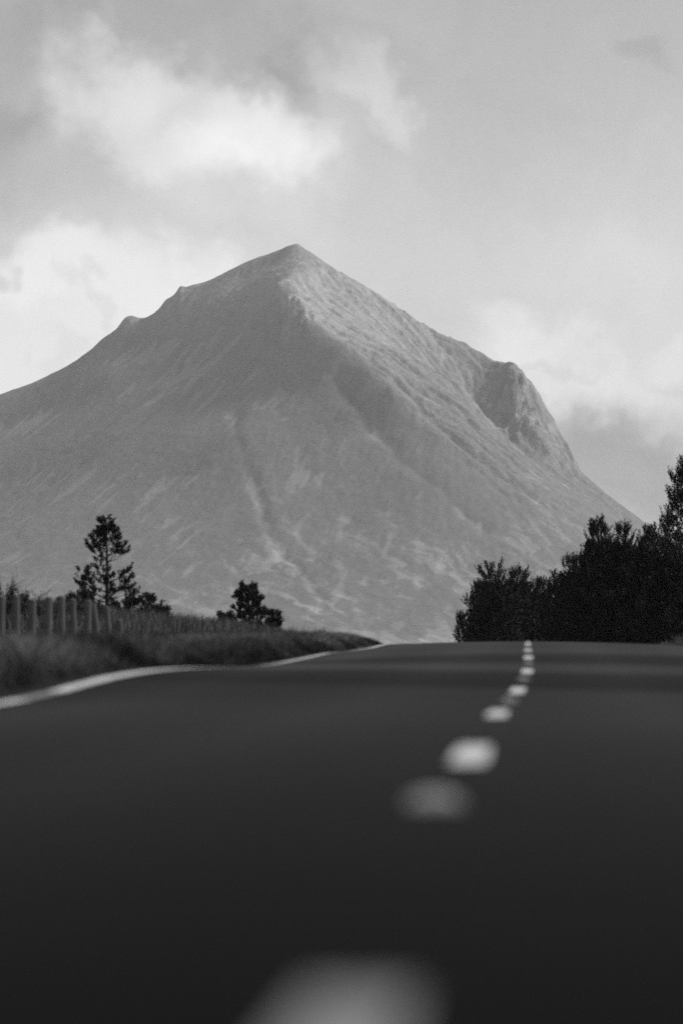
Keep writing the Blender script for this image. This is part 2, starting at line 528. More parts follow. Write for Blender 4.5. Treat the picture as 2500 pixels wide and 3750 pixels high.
# ------------------------------------------------------------------ the mountain
def build_mountain():
    D = 1.594
    ctrl = []

    def pts(seq, dscale=D):
        for x, y, d in seq:
            ctrl.append(P(x * D, y * D, d))
    # skyline, left arm to summit
    sky_l = [(-500, 1120, 6850), (-250, 1010, 6850), (-100, 945, 6850), (0, 908, 6840), (40, 893, 6840), (85, 880, 6840), (130, 855, 6835), (180, 832, 6830), (210, 808, 6825),
             (240, 772, 6820), (275, 757, 6815), (285, 737, 6812), (300, 731, 6810), (345, 730, 6805), (380, 697, 6800),
             (415, 665, 6795), (440, 655, 6790), (490, 640, 6780), (520, 625, 6770), (560, 604, 6755), (600, 588, 6740),
             (645, 572, 6720), (683, 562, 6700)]
    sky_r = [(715, 580, 6695), (760, 612, 6690), (820, 645, 6685), (870, 678, 6680), (930, 712, 6675), (980, 747, 6670),
             (1040, 775, 6660), (1100, 805, 6650), (1160, 833, 6620), (1190, 840, 6595), (1210, 855, 6560), (1225, 890, 6530),
             (1245, 940, 6510), (1272, 968, 6500), (1278, 1000, 6490), (1300, 1018, 6485), (1310, 1045, 6480),
             (1312, 1065, 6475), (1320, 1087, 6465), (1380, 1130, 6430), (1440, 1175, 6395), (1490, 1215, 6360), (1568, 1275, 6300),
             (1750, 1400, 6180), (2000, 1560, 6000)]
    pts(sky_l); pts(sky_r)
    # behind the skyline the ground falls away
    for x, y, d in sky_l[::2] + sky_r[::2]:
        X, Y, Z = P(x * D, y * D, d)
        ctrl.append((X * 1.02, Y + 160, Z - 95))
        ctrl.append((X * 1.05, Y + 420, Z - 260))
    # prow ridge: summit, shoulder, then down to the right
    pts([(690, 590, 6650), (705, 612, 6600), (672, 633, 6555), (634, 653, 6510), (652, 686, 6440), (680, 712, 6395), (708, 737, 6350), (785, 800, 6260), (850, 850, 6185),
         (900, 897, 6110), (1010, 1000, 5995), (1120, 1100, 5880), (1250, 1200, 5765), (1380, 1300, 5645)])
    # upper slope between the skyline and the shaded face, and the brow where it breaks
    pts([(590, 672, 6565), (530, 695, 6600), (460, 708, 6640), (400, 735, 6680), (320, 775, 6720), (560, 640, 6680), (470, 670, 6715), (620, 610, 6670)])
    # left-hand face, turning away from the prow
    pts([(600, 700, 6535), (612, 770, 6475), (540, 720, 6575), (500, 770, 6555), (400, 790, 6640), (300, 810, 6700),
         (700, 830, 6270), (600, 850, 6370), (500, 850, 6430), (400, 870, 6500), (250, 860, 6600), (150, 890, 6680),
         (800, 900, 6165), (660, 900, 6245), (545, 920, 6290), (430, 920, 6370), (300, 920, 6460), (200, 930, 6540), (100, 950, 6640), (0, 985, 6680),
         (870, 985, 6065), (700, 1000, 6085), (550, 1000, 6125), (430, 1000, 6220), (250, 1000, 6330), (100, 1020, 6430), (0, 1050, 6480), (-200, 1100, 6550),
         (900, 1100, 5890), (700, 1100, 5960), (570, 1100, 5995), (400, 1100, 6090), (200, 1100, 6220), (0, 1120, 6350), (-200, 1190, 6350),
         (1000, 1200, 5750), (750, 1200, 5800), (600, 1195, 5830), (400, 1200, 5920), (200, 1200, 6020), (0, 1220, 6120), (-200, 1280, 6150),
         (1100, 1300, 5610), (800, 1300, 5640), (600, 1300, 5670), (300, 1300, 5750), (0, 1310, 5880), (-200, 1360, 5920),
         (1400, 1400, 5470), (1000, 1400, 5450), (700, 1400, 5470), (400, 1400, 5510), (100, 1400, 5590), (-200, 1420, 5680)])
    # lit flank right of the prow, with its rib
    pts([(760, 690, 6560), (740, 660, 6600), (800, 722, 6490), (720, 690, 6510), (780, 755, 6405), (850, 790, 6350), (900, 797, 6400), (960, 870, 6225), (1000, 852, 6345), (1060, 884, 6280),
         (1092, 935, 6185), (1120, 1000, 6075), (1170, 1060, 5990), (1260, 1130, 5905), (1400, 1240, 5770),
         (960, 910, 6140), (1060, 1000, 6010), (1180, 1100, 5910)])
    # gully and dark corrie, its wall facing left
    pts([(900, 735, 6600), (960, 785, 6570), (1020, 850, 6530), (1066, 878, 6570), (1085, 915, 6550), (1110, 950, 6530), (1140, 1010, 6460), (1190, 1070, 6310), (1280, 1118, 6200),
         (1090, 872, 6580), (1115, 860, 6590), (1060, 825, 6610), (1000, 790, 6630), (1165, 1040, 6350)])
    # the crag
    pts([(1140, 866, 6560), (1165, 880, 6540), (1190, 895, 6500), (1150, 930, 6500), (1180, 980, 6430), (1215, 955, 6425), (1240, 990, 6395), (1262, 1025, 6375), (1225, 1060, 6325), (1280, 1075, 6365),
         (1400, 1175, 6230), (1500, 1270, 6100), (1330, 1135, 6190)])
    # foot
    for x in (-300, -100, 150, 400, 650, 900, 1150, 1400, 1650, 1900, 2100):
        ctrl.append(P(x * D, 1475 * D, 5290)); ctrl.append(P(x * D, 1500 * D, 5100))
    C = np.array(ctrl)
    n = len(C)
    sc = 1000.0
    A = C[:, :2] / sc

    def phi(r):
        return r
    K = phi(np.linalg.norm(A[:, None] - A[None], axis=-1)) 
    Pm = np.concatenate([np.ones((n, 1)), A], 1)
    M = np.block([[K, Pm], [Pm.T, np.zeros((3, 3))]])
    w = np.linalg.solve(M, np.concatenate([C[:, 2], np.zeros(3)]))
    xs = np.arange(-1150, 1350, 3.3); ys = np.arange(5060, 7260, 3.9)
    nx, ny = len(xs), len(ys)
    X, Y = np.meshgrid(xs, ys)
    Z = np.zeros_like(X)
    for i in range(n):
        Z += w[i] * np.sqrt((X / sc - A[i, 0]) ** 2 + (Y / sc - A[i, 1]) ** 2)
    Z += w[n] + w[n + 1] * X / sc + w[n + 2] * Y / sc
    # rounding of the control mesh
    def blur(a, k=1):
        for _ in range(k):
            p = np.pad(a, 1, mode='edge')
            a = (p[:-2, 1:-1] + p[2:, 1:-1] + 2 * p[1:-1, 1:-1]) / 4
            p = np.pad(a, 1, mode='edge')
            a = (p[1:-1, :-2] + p[1:-1, 2:] + 2 * p[1:-1, 1:-1]) / 4
        return a
    Z = blur(Z, 2)
    Z0 = Z.copy()
    gy, gx = np.gradient(Z, 3.9, 3.3)
    slope = np.sqrt(gx ** 2 + gy ** 2)
    # gullies that run down the fall line, crags where it is steep
    sx, sy = P(683 * D, 562 * D, 6700)[:2]
    th = np.arctan2(X - sx, -(Y - sy) + 60)
    rr = np.hypot(X - sx, Y - sy)
    wob = fbm(X / 160, Y / 160, 3, 5)

    def dist(seq, wx=0.0):
        q = np.array([P(x * D, y * D, d)[:2] for x, y, d in seq])
        best = np.full(X.shape, 1e9); sgn = np.zeros(X.shape)
        xx = X + wx * fbm(X / 60, Y / 60, 3, 91) * 14; yy = Y + wx * fbm(X / 60, Y / 60, 3, 92) * 14
        for (ax, ay), (bx, by) in zip(q[:-1], q[1:]):
            ex, ey = bx - ax, by - ay
            t = np.clip(((xx - ax) * ex + (yy - ay) * ey) / (ex * ex + ey * ey), 0, 1)
            dd = np.hypot(xx - ax - t * ex, yy - ay - t * ey)
            cr = (ex * (yy - ay) - ey * (xx - ax))
            m = dd < best
            best = np.where(m, dd, best); sgn = np.where(m, np.sign(cr), sgn)
        return best, sgn
    prow = [(705, 612, 6600), (634, 653, 6510), (652, 686, 6440), (708, 737, 6350), (785, 800, 6260), (900, 897, 6110), (1010, 1000, 5970), (1120, 1100, 5860), (1250, 1200, 5740), (1400, 1320, 5600)]
    pd, ps = dist(prow)
    flank = sstep(-10, 25, pd * ps) * sstep(120, 330, Z0)          # right of the prow: broken rock and scree
    crest = np.exp(-(pd / 30) ** 2) * sstep(280, 480, Z0)
    cragd, _ = dist([(1165, 870, 6540), (1205, 940, 6460), (1250, 1010, 6430), (1285, 1055, 6430)])
    cragm = np.exp(-(cragd / 45) ** 2)
    nose, _ = dist([(640, 715, 6450), (690, 745, 6370)])
    nosem = np.exp(-(nose / 32) ** 2)
    rough = np.clip(0.16 + 0.75 * flank + 0.5 * cragm + 0.6 * nosem, 0, 1.3)
    rad = fbm(th * 7 + wob * 0.9, rr / 500, 2, 21)
    Z = Z + rad * 2.2 * sstep(40, 300, rr)
    Z = Z + 3.2 * crest
    gully_dark = np.zeros_like(Z)
    for seq, dep, wid in (
            ([(570, 830, 6300), (545, 920, 6255), (548, 1000, 6130), (566, 1080, 6020), (597, 1170, 5865), (640, 1250, 5745), (700, 1330, 5610), (740, 1420, 5450)], 7, 10),
            ([(400, 860, 6440), (300, 950, 6420), (180, 1020, 6350), (60, 1090, 6330)], 5, 14),
            ([(480, 800, 6460), (390, 900, 6380), (280, 1010, 6310), (120, 1110, 6260)], 4, 12),
            ([(650, 830, 6270), (640, 930, 6200), (690, 1050, 6020), (790, 1180, 5830), (900, 1300, 5630)], 3, 13),
            ([(780, 860, 6200), (860, 960, 6060), (930, 1060, 5940), (1020, 1130, 5840), (1120, 1220, 5720)], 6, 14),
            ([(760, 760, 6370), (850, 850, 6230), (960, 950, 6090), (1090, 1050, 5950), (1230, 1150, 5830)], 7, 10),
            ([(800, 750, 6430), (900, 840, 6330), (1000, 930, 6190), (1120, 1040, 6040), (1260, 1140, 5920)], 6, 10),
            ([(745, 690, 6510), (790, 745, 6430), (870, 800, 6380)], 6, 9),
            ([(960, 770, 6590), (1010, 830, 6530), (1062, 882, 6470)], 8, 10)):
        q, _ = dist(seq, 1.0)
        vary = 0.4 + 0.6 * sstep(-0.35, 0.5, fbm(X / 90, Y / 90, 3, int(wid * 7)))
        gully_dark += vary * np.exp(-(q / 5.0) ** 2) * dep / 7
        Z = Z - 0.55 * dep * vary * np.exp(-(q / (wid * .8)) ** 2) + 0.12 * dep * vary * np.exp(-((q - 2.0 * wid) / wid) ** 2)
    uu, vv = X * .72 - Y * .69, X * .69 + Y * .72
    rib = 1 - 2.2 * np.abs(fbm(uu / 260 + wob * .3, vv / 34 + wob * .8, 4, 95, 0.6))
    Z = Z + 4.5 * (rib - .5) * flank
    rid = 1 - 2 * np.abs(fbm(X / 80 + wob * .4, Y / 130, 5, 33, 0.55))
    Z = Z + 4.0 * (rid - .5) * rough
    Z = Z + 2.0 * fbm(X / 34, Y / 46, 5, 31, 0.62) * rough
    crag = 0.4 - np.abs(fbm(X / 20, Y / 60, 4, 41, 0.6)) * 2.4
    Z = Z + (1.05 * cragm + 0.9 * nosem + 0.25 * flank) * 7 * crag
    # rain erosion
    def erode(h, drops, steps, seed):
        rng = np.random.default_rng(seed)
        h = h / 3.4
        net = np.zeros_like(h)
        px = rng.uniform(2, nx - 4, drops); py = rng.uniform(2, ny - 4, drops)
        vx = np.zeros(drops); vy = np.zeros(drops); sp = np.ones(drops); wat = np.ones(drops); sed = np.zeros(drops)
        for st in range(steps):
            ix = px.astype(np.int32); iy = py.astype(np.int32)
            fx, fy = px - ix, py - iy
            b = iy * nx + ix
            hf = h.ravel()
            h00, h10, h01, h11 = hf[b], hf[b + 1], hf[b + nx], hf[b + nx + 1]
            ggx = (h10 - h00) * (1 - fy) + (h11 - h01) * fy
            ggy = (h01 - h00) * (1 - fx) + (h11 - h10) * fx
            hh = h00 * (1 - fx) * (1 - fy) + h10 * fx * (1 - fy) + h01 * (1 - fx) * fy + h11 * fx * fy
            vx = vx * 0.25 - ggx * 0.75; vy = vy * 0.25 - ggy * 0.75
            l = np.sqrt(vx * vx + vy * vy) + 1e-6
            qx = np.clip(px + vx / l, 1, nx - 3); qy = np.clip(py + vy / l, 1, ny - 3)
            jx = qx.astype(np.int32); jy = qy.astype(np.int32); ux, uy = qx - jx, qy - jy
            c = jy * nx + jx
            h2 = hf[c] * (1 - ux) * (1 - uy) + hf[c + 1] * ux * (1 - uy) + hf[c + nx] * (1 - ux) * uy + hf[c + nx + 1] * ux * uy
            dh = h2 - hh
            cap = np.maximum(-dh, 0.01) * sp * wat * 2.2
            dep = np.where(dh > 0, np.minimum(dh, sed), np.maximum((sed - cap) * 0.15, 0))
            ero = np.where((dh <= 0) & (sed < cap), np.minimum((cap - sed) * 0.10, -dh * 0.3), 0)
            amt = dep - ero
            sed = sed - amt
            dl = np.bincount(np.concatenate([b, b + 1, b + nx, b + nx + 1]),
                             np.concatenate([amt * (1 - fx) * (1 - fy), amt * fx * (1 - fy), amt * (1 - fx) * fy, amt * fx * fy]), minlength=nx * ny).reshape(ny, nx)
            dl = blur(dl, 1)
            h = h + np.clip(dl, -0.06, 0.06)
            net += dl
            sp = np.sqrt(np.maximum(sp * sp * 0.9 - dh * 2.0, 0.02)); sp = np.minimum(sp, 3)
            wat *= 0.985
            px, py = qx, qy
        return h * 3.4, net
    Zb = Z.copy()
    flow = np.zeros_like(Z)
    for k in range(3):
        Z, nt = erode(Z, 26000, 60, 100 + k)
        flow += nt
    Z = Zb + np.clip(Z - Zb, -6, 4) * (0.12 + 0.6 * np.clip(rough, 0, 1))
    Z = Z + 1.1 * fbm(X / 12, Y / 16, 3, 61, 0.65) * (0.3 + slope)
    cx, cy, _ = P(683 * D, 562 * D, 6700)
    Z = Z + 3.5 * np.exp(-(((X - cx) / 9) ** 2 + ((Y - cy) / 22) ** 2)) + 3.5 * np.exp(-(((X - cx + 17) / 10) ** 2 + ((Y - cy) / 22) ** 2))
    for qx, qh, qw in ((415, 7, 7), (382, 5, 9), (300, 5, 12), (283, 4, 9), (1300, 6, 9), (1275, 5, 7)):
        ex, ey, _ = P(qx * D, 700 * D, 6800 if qx < 600 else 6490)
        Z = Z + qh * np.exp(-((X - ex) / qw) ** 2) * np.exp(-((Y - ey) / 60) ** 2)
    # margins sink below the moor
    mg = np.minimum(np.minimum(sstep(0, 160, X - xs[0]), sstep(0, 160, xs[-1] - X)), np.minimum(sstep(0, 60, Y - ys[0]), sstep(0, 150, ys[-1] - Y)))
    Z = Z * mg - 60 * (1 - mg)
    co = np.stack([X, Y, Z], -1).reshape(-1, 3)
    me = mesh_from('mountain', co, grid_faces(nx, ny), M_rock)
    # cover: heather and grass, paler scree and bleached grass in streaks down the lower slopes, bare rock where steep; sunlight painted onto flank and brow
    gy, gx = np.gradient(Z, 3.9, 3.3)
    slope = np.sqrt(gx ** 2 + gy ** 2)
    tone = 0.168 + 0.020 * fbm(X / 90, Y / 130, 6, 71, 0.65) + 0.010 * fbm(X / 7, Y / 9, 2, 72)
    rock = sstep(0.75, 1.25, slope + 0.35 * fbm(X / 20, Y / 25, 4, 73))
    tone = tone + 0.025 * flank * sstep(300, 420, Z0) + 0.09 * flank * sstep(420, 580, Z0) * sstep(330, 120, pd) + 0.015 * cragm + 0.04 * nosem  # flank tone raised with height to paint in its sunlit side
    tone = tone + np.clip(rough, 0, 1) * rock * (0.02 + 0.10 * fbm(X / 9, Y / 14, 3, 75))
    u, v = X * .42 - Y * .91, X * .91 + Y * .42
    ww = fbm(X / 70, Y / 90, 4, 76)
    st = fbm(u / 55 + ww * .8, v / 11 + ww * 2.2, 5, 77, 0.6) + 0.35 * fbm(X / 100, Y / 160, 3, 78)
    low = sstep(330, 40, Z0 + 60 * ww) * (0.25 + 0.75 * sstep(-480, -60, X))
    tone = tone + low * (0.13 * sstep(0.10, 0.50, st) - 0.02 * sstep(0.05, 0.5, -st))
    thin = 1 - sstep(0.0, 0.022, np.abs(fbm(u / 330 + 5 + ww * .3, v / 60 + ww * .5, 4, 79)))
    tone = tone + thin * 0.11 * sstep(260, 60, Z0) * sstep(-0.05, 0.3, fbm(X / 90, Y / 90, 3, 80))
    tone = tone - 0.06 * gully_dark  # tone darker along the gully lines
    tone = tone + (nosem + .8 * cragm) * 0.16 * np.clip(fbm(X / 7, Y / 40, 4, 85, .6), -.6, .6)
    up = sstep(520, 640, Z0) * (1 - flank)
    tone = tone + up * 0.07  # brow lightened to paint in light that its slope misses
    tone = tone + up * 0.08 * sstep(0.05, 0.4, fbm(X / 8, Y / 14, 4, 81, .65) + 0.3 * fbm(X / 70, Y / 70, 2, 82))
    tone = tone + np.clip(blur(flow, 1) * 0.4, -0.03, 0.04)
    tone = np.clip(tone, 0.05, 0.42)
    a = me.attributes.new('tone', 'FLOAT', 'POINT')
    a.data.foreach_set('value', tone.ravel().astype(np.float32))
    a = me.attributes.new('rough', 'FLOAT', 'POINT')
    a.data.foreach_set('value', np.clip(rough + 0.5 * up, 0, 1.3).ravel().astype(np.float32))
    o = link('mountain', me)
    tag(o, 'pale hazy pyramid mountain with a crag on its right shoulder', kind='structure')


build_mountain()


# ------------------------------------------------------------------ plants
def rand_dirs(n, rng):
    v = rng.normal(size=(n, 3))
    return v / np.linalg.norm(v, axis=1, keepdims=True)


def tube(path, rad, sides=6):
    path = np.asarray(path, float); rad = np.asarray(rad, float)
    t = np.gradient(path, axis=0); t /= np.linalg.norm(t, axis=1, keepdims=True) + 1e-9
    ref = np.where(np.abs(t[:, 2:3]) > 0.9, np.array([[1.0, 0, 0]]), np.array([[0, 0, 1.0]]))
    a = np.cross(t, ref); a /= np.linalg.norm(a, axis=1, keepdims=True) + 1e-9
    b = np.cross(t, a)
    th = np.linspace(0, 2 * math.pi, sides, endpoint=False)
    co = path[:, None] + rad[:, None, None] * (np.cos(th)[None, :, None] * a[:, None] + np.sin(th)[None, :, None] * b[:, None])
    n = len(path)
    f = []
    for i in range(n - 1):
        for j in range(sides):
            k = (j + 1) % sides
            f.append((i * sides + j, i * sides + k, (i + 1) * sides + k, (i + 1) * sides + j))
    return co.reshape(-1, 3), np.array(f)


def join(parts):
    co, fa, off = [], [], 0
    for c, f in parts:
        co.append(c); fa.append(f + off); off += len(c)
    return np.concatenate(co), np.concatenate(fa)


def brushes(pos, dirs, length, needle, count, width, rng):
    """bottle-brush pine shoots: every shoot a spray of blade-like needle bunches"""
    n = len(pos)
    u = np.tile(np.linspace(0.05, 1.0, count), (n, 1)) + rng.uniform(-.04, .04, (n, count))
    side = rand_dirs(n * count, rng).reshape(n, count, 3)
    ax = dirs[:, None, :]
    side = side - (side * ax).sum(-1, keepdims=True) * ax
    side /= np.linalg.norm(side, axis=-1, keepdims=True) + 1e-9
    fwd = 0.75 + 0.5 * u[..., None]
    nd = side + ax * fwd
    nd /= np.linalg.norm(nd, axis=-1, keepdims=True)
    base = pos[:, None] + ax * (u * length[:, None])[..., None]
    tip = base + nd * (needle * (0.7 + 0.5 * rng.random((n, count))) * (length / length.mean())[:, None])[..., None]
    w = np.cross(nd, rand_dirs(n * count, rng).reshape(n, count, 3))
    w = w / (np.linalg.norm(w, axis=-1, keepdims=True) + 1e-9) * width
    mid = base * 0.45 + tip * 0.55
    co = np.stack([base, mid + w, tip, mid - w], 2).reshape(-1, 3)
    f = np.arange(n * count * 4).reshape(-1, 4)
    return co, f


def pine(name, label, px, base_z, top_py, d, half_w, seed, levels=None, crown_from=0.05, dense=1.0, needles=11, nwidth=0.016,
         nlen=0.10, slen=0.22, lean=0.0, group=None, skirt=1.0, leaders=1, whorl=0.34, gap=None, fill=0.0, flat=0.05, tuft=2, qmin=0.22, upb=0.75):
    """a Scots-type pine: tapering trunk, whorled limbs that turn up at the ends, shoots as upright brushes"""
    rng = np.random.default_rng(seed)
    bx, by, _ = P(px, 2350, d)
    top = P(px, top_py, d)[2]
    H = (top - base_z - 1.15 * slen) / 0.97
    t = empty(name, (bx, by, base_z))
    tag(t, label, 'tree', group)
    zs = np.linspace(0, H * 0.97, 14)
    ph = rng.uniform(0, 6, 2)
    cx = lean * (zs / H) ** 1.3 + 0.018 * H * np.sin(zs / H * 4 + ph[0]) * (zs / H)
    cy = 0.018 * H * np.sin(zs / H * 3.3 + ph[1]) * (zs / H)
    path = np.stack([cx, cy, zs], -1)
    wood = [tube(path, 0.022 * H ** 0.9 * (1 - zs / H) ** 0.8 + 0.012, 7)]
    SP, SD, SL = [], [], []

    def shoot(p, dr, l):
        SP.append(p); SD.append(dr); SL.append(l)
    z = H * crown_from
    levels = levels or (lambda f: (1 - f) ** 0.75)
    ang = rng.uniform(0, 6)
    while z < H * 0.97:
        f = z / H
        if gap and gap[0] < f < gap[1]:
            z += whorl * 0.8
            continue
        L0 = half_w * levels(f) * (skirt if f < 0.3 else 1) * rng.uniform(.72, 1.16)
        nb = max(3, int(rng.integers(5, 8) * min(1.6, dense ** 0.4)))
        for b in range(nb):
            ang += 2 * math.pi / nb + rng.uniform(-.35, .35)
            L = max(0.16, L0 * rng.uniform(0.68, 1.12))
            c = np.array([np.interp(z, zs, cx), np.interp(z, zs, cy), z + rng.uniform(-.1, .1)])
            up0 = rng.uniform(flat, flat + 0.3) + 0.45 * f
            m = 6
            q = np.linspace(0, 1, m)
            hdir = np.array([math.cos(ang), math.sin(ang), 0])
            bp = c + hdir * (q * L)[:, None] * math.cos(up0 * 0.7) + np.array([0, 0, 1.0]) * (L * (up0 * q + 0.28 * q ** 2.4 - 0.22 * q * (1 - f)))[:, None]
            bp[1:] += rng.normal(0, 0.02 * L, (m - 1, 3))
            wood.append(tube(bp, (0.010 + 0.010 * L) * (1 - q * 0.8), 4))
            # twigs
            ns = max(3, int(L * 7.5 * dense))
            for s in range(ns):
                qq = rng.uniform(qmin, 1.0) ** 0.75
                p = np.array([np.interp(qq, q, bp[:, k]) for k in range(3)])
                tl = 0.30 * (1.15 - qq) * L + 0.10
                td = np.array([math.cos(ang + rng.choice([-1, 1]) * rng.uniform(.3, 1.2)), math.sin(ang + rng.choice([-1, 1]) * rng.uniform(.3, 1.2)), rng.uniform(0.1, 0.9)])
                td /= np.linalg.norm(td)
                e = p + td * tl * rng.uniform(.4, 1)
                if rng.random() < 0.5:
                    wood.append(tube(np.stack([p, (p + e) / 2 + [0, 0, -.01], e]), [.007, .006, .004], 3))
                for k in range(tuft):
                    dd = td * 0.6 + np.array([0, 0, upb]) + rng.normal(0, .28, 3)
                    shoot(p + (e - p) * (1 - 0.5 * k * rng.random()), dd, slen * rng.uniform(.65, 1.15))
            dd = (bp[-1] - bp[-2]); dd = dd / np.linalg.norm(dd) * 0.7 + np.array([0, 0, .6])
            shoot(bp[-1], dd, slen * rng.uniform(.9, 1.3))
        z += whorl * rng.uniform(.75, 1.2) * (1 - 0.35 * f)
    for l in range(leaders):
        b = path[-1] + (rng.normal(0, .12, 3) * [1, 1, .5] if l else 0)
        for k in range(5):
            shoot(b - np.array([0, 0, .1 * k]), np.array([rng.normal(0, .35), rng.normal(0, .35), 1]) if k else np.array([0, 0, 1.0]), slen * 1.15)
    inner = None
    if fill:   # close-set inner foliage of a plantation tree
        nf = int(fill * H * half_w * 60)
        ff = rng.random(nf) ** 1.2 * 0.86
        rad_ = half_w * np.array([levels(a) for a in ff]) * np.sqrt(rng.random(nf)) * 0.82
        a = rng.uniform(0, 6.283, nf)
        ip = np.stack([np.interp(ff * H, zs, cx) + rad_ * np.cos(a), np.interp(ff * H, zs, cy) + rad_ * np.sin(a), ff * H - 0.1], -1)
        idr = np.stack([np.cos(a) * .45, np.sin(a) * .45, np.full(nf, .8)], -1) + rng.normal(0, .25, (nf, 3))
        idr /= np.linalg.norm(idr, axis=1, keepdims=True)
        inner = brushes(ip, idr, slen * rng.uniform(.6, 1.0, nf), 0.16, 16, 0.03, rng)
    SP = np.array(SP); SD = np.array(SD); SD /= np.linalg.norm(SD, axis=1, keepdims=True); SL = np.array(SL)
    c, f = join(wood)
    link('trunk', mesh_from('trunk', c, f, M_bark), t)
    c, f = brushes(SP, SD, SL, nlen, needles, nwidth, rng)
    if inner:
        c, f = join([(c, f), inner])
    link('crown', mesh_from('crown', c, f, M_needle, False), t)
    return t


def gz(x, y):
    return float(ground_z(np.array([x]), np.array([y]))[0])


def base_at(px, d):
    return gz(P(px, 2350, d)[0], d) - 0.05


def right_wood():
    G = 'pines in the dark plantation right of the road'
    rows = [
        # px, top_py, d, half width m, seed, lean, leaders, profile power, label
        (1705, 2240, 206, 0.95, 11, -.2, 1, .8, 'lowest pine at the far left tip of the plantation'),
        (1765, 2120, 203, 1.35, 22, -.1, 1, .7, 'pine on the left slope of the plantation skyline'),
        (1812, 2064, 200, 2.1, 12, -.05, 2, .62, 'round topped pine, tallest of the group left of the skyline dip'),
        (1885, 2072, 208, 1.9, 13, .1, 3, .65, 'bushy ragged pine, just right of the round topped one'),
        (1968, 2112, 212, 1.5, 14, .1, 2, .7, 'pine stepping down towards the dip in the plantation skyline'),
        (2032, 2098, 206, 1.3, 15, 0, 1, .7, 'slender pointed pine in the dip of the plantation skyline'),
        (2098, 2020, 190, 1.9, 16, .1, 2, .75, 'broad pine rising just right of the skyline dip'),
        (2190, 1902, 178, 2.4, 17, -.1, 2, .85, 'tall pine, left one of the paired tops before the tallest tree'),
        (2282, 1912, 174, 2.3, 18, 0, 3, .85, 'tall pine, right one of the paired tops before the tallest tree'),
        (2375, 1932, 170, 1.9, 19, 0, 2, .85, 'pine filling the notch beside the tallest tree'),
        (2515, 1685, 160, 2.7, 20, .05, 2, .85, 'tallest pine at the right edge of the picture'),
        (2445, 1960, 152, 1.5, 21, 0, 2, .6, 'pine standing in front of the tallest tree at the right edge'),
        (2590, 1800, 163, 2.0, 23, 0, 2, .6, 'pine cut off by the right edge of the picture'),
    ]
    for px, ty, d, hw, sd, lean, ld, pw, lab in rows:
        fl = {11: .3, 22: .9, 20: .45, 15: .9}.get(sd, 2.0)
        pine('pine_tree', lab, px, base_at(px, d), ty, d, hw, sd, levels=lambda f, pw=pw: (1 - f) ** pw,
             dense=0.62, needles=30, nwidth=0.017, nlen=0.095, slen=0.46, lean=lean, leaders=ld, group=G, whorl=0.50, fill=fl, flat=0.22, tuft=2, qmin=.35, upb=1.25)


right_wood()


def left_pines():
    prof = lambda f: (1.0 - .25 * max(0, f - .3)) if f < .5 else .62 * (1 - max(0, (f - .62) / .38)) ** .62 * (1 + .15 * math.sin(f * 40))
    pine('pine_tree', 'tall thin pine with a bare stretch of trunk behind the fence', 394, base_at(394, 128), 1910, 128, 1.05, 31, levels=prof,
         crown_from=0.06, dense=0.9, needles=30, nwidth=0.012, nlen=0.085, slen=0.17, gap=(.45, .60), whorl=0.23, lean=-.1, flat=-.02, qmin=.4, tuft=2)
    pine('pine_tree', 'small bushy pine standing alone in the grass on the bank', 915, base_at(915, 140), 2148, 140, 0.9, 32,
         levels=lambda f: (1 - f) ** .55 * .95, crown_from=0.1, dense=1.6, needles=28, nwidth=0.012, nlen=0.085, slen=0.17, whorl=0.24, qmin=.4)
    low = lambda f: (1 - f) ** .4
    for px, ty, d, hw, sd, lab in (
            (520, 2185, 126, .75, 33, 'low spreading pine at the foot of the tall thin pine, on its right'),
            (585, 2222, 124, .55, 34, 'dwarf pine at the right end of the thicket in the grass'),
            (300, 2185, 118, .60, 35, 'low dark pine between the posts left of the tall thin pine'),
            (240, 2190, 112, .55, 36, 'low dark pine behind the middle fence posts'),
            (1000, 2242, 141, .36, 37, 'tiny pine sapling just right of the small bushy pine'),
            (825, 2248, 139, .26, 38, 'tiny pine sapling just left of the small bushy pine')):
        pine('pine_tree', lab, px, base_at(px, d), ty, d, hw, sd, levels=low, crown_from=0.08, dense=1.2, needles=26, nwidth=0.012,
             nlen=0.085, slen=0.18, whorl=0.22, qmin=.4, group='low pines on the left bank')


left_pines()


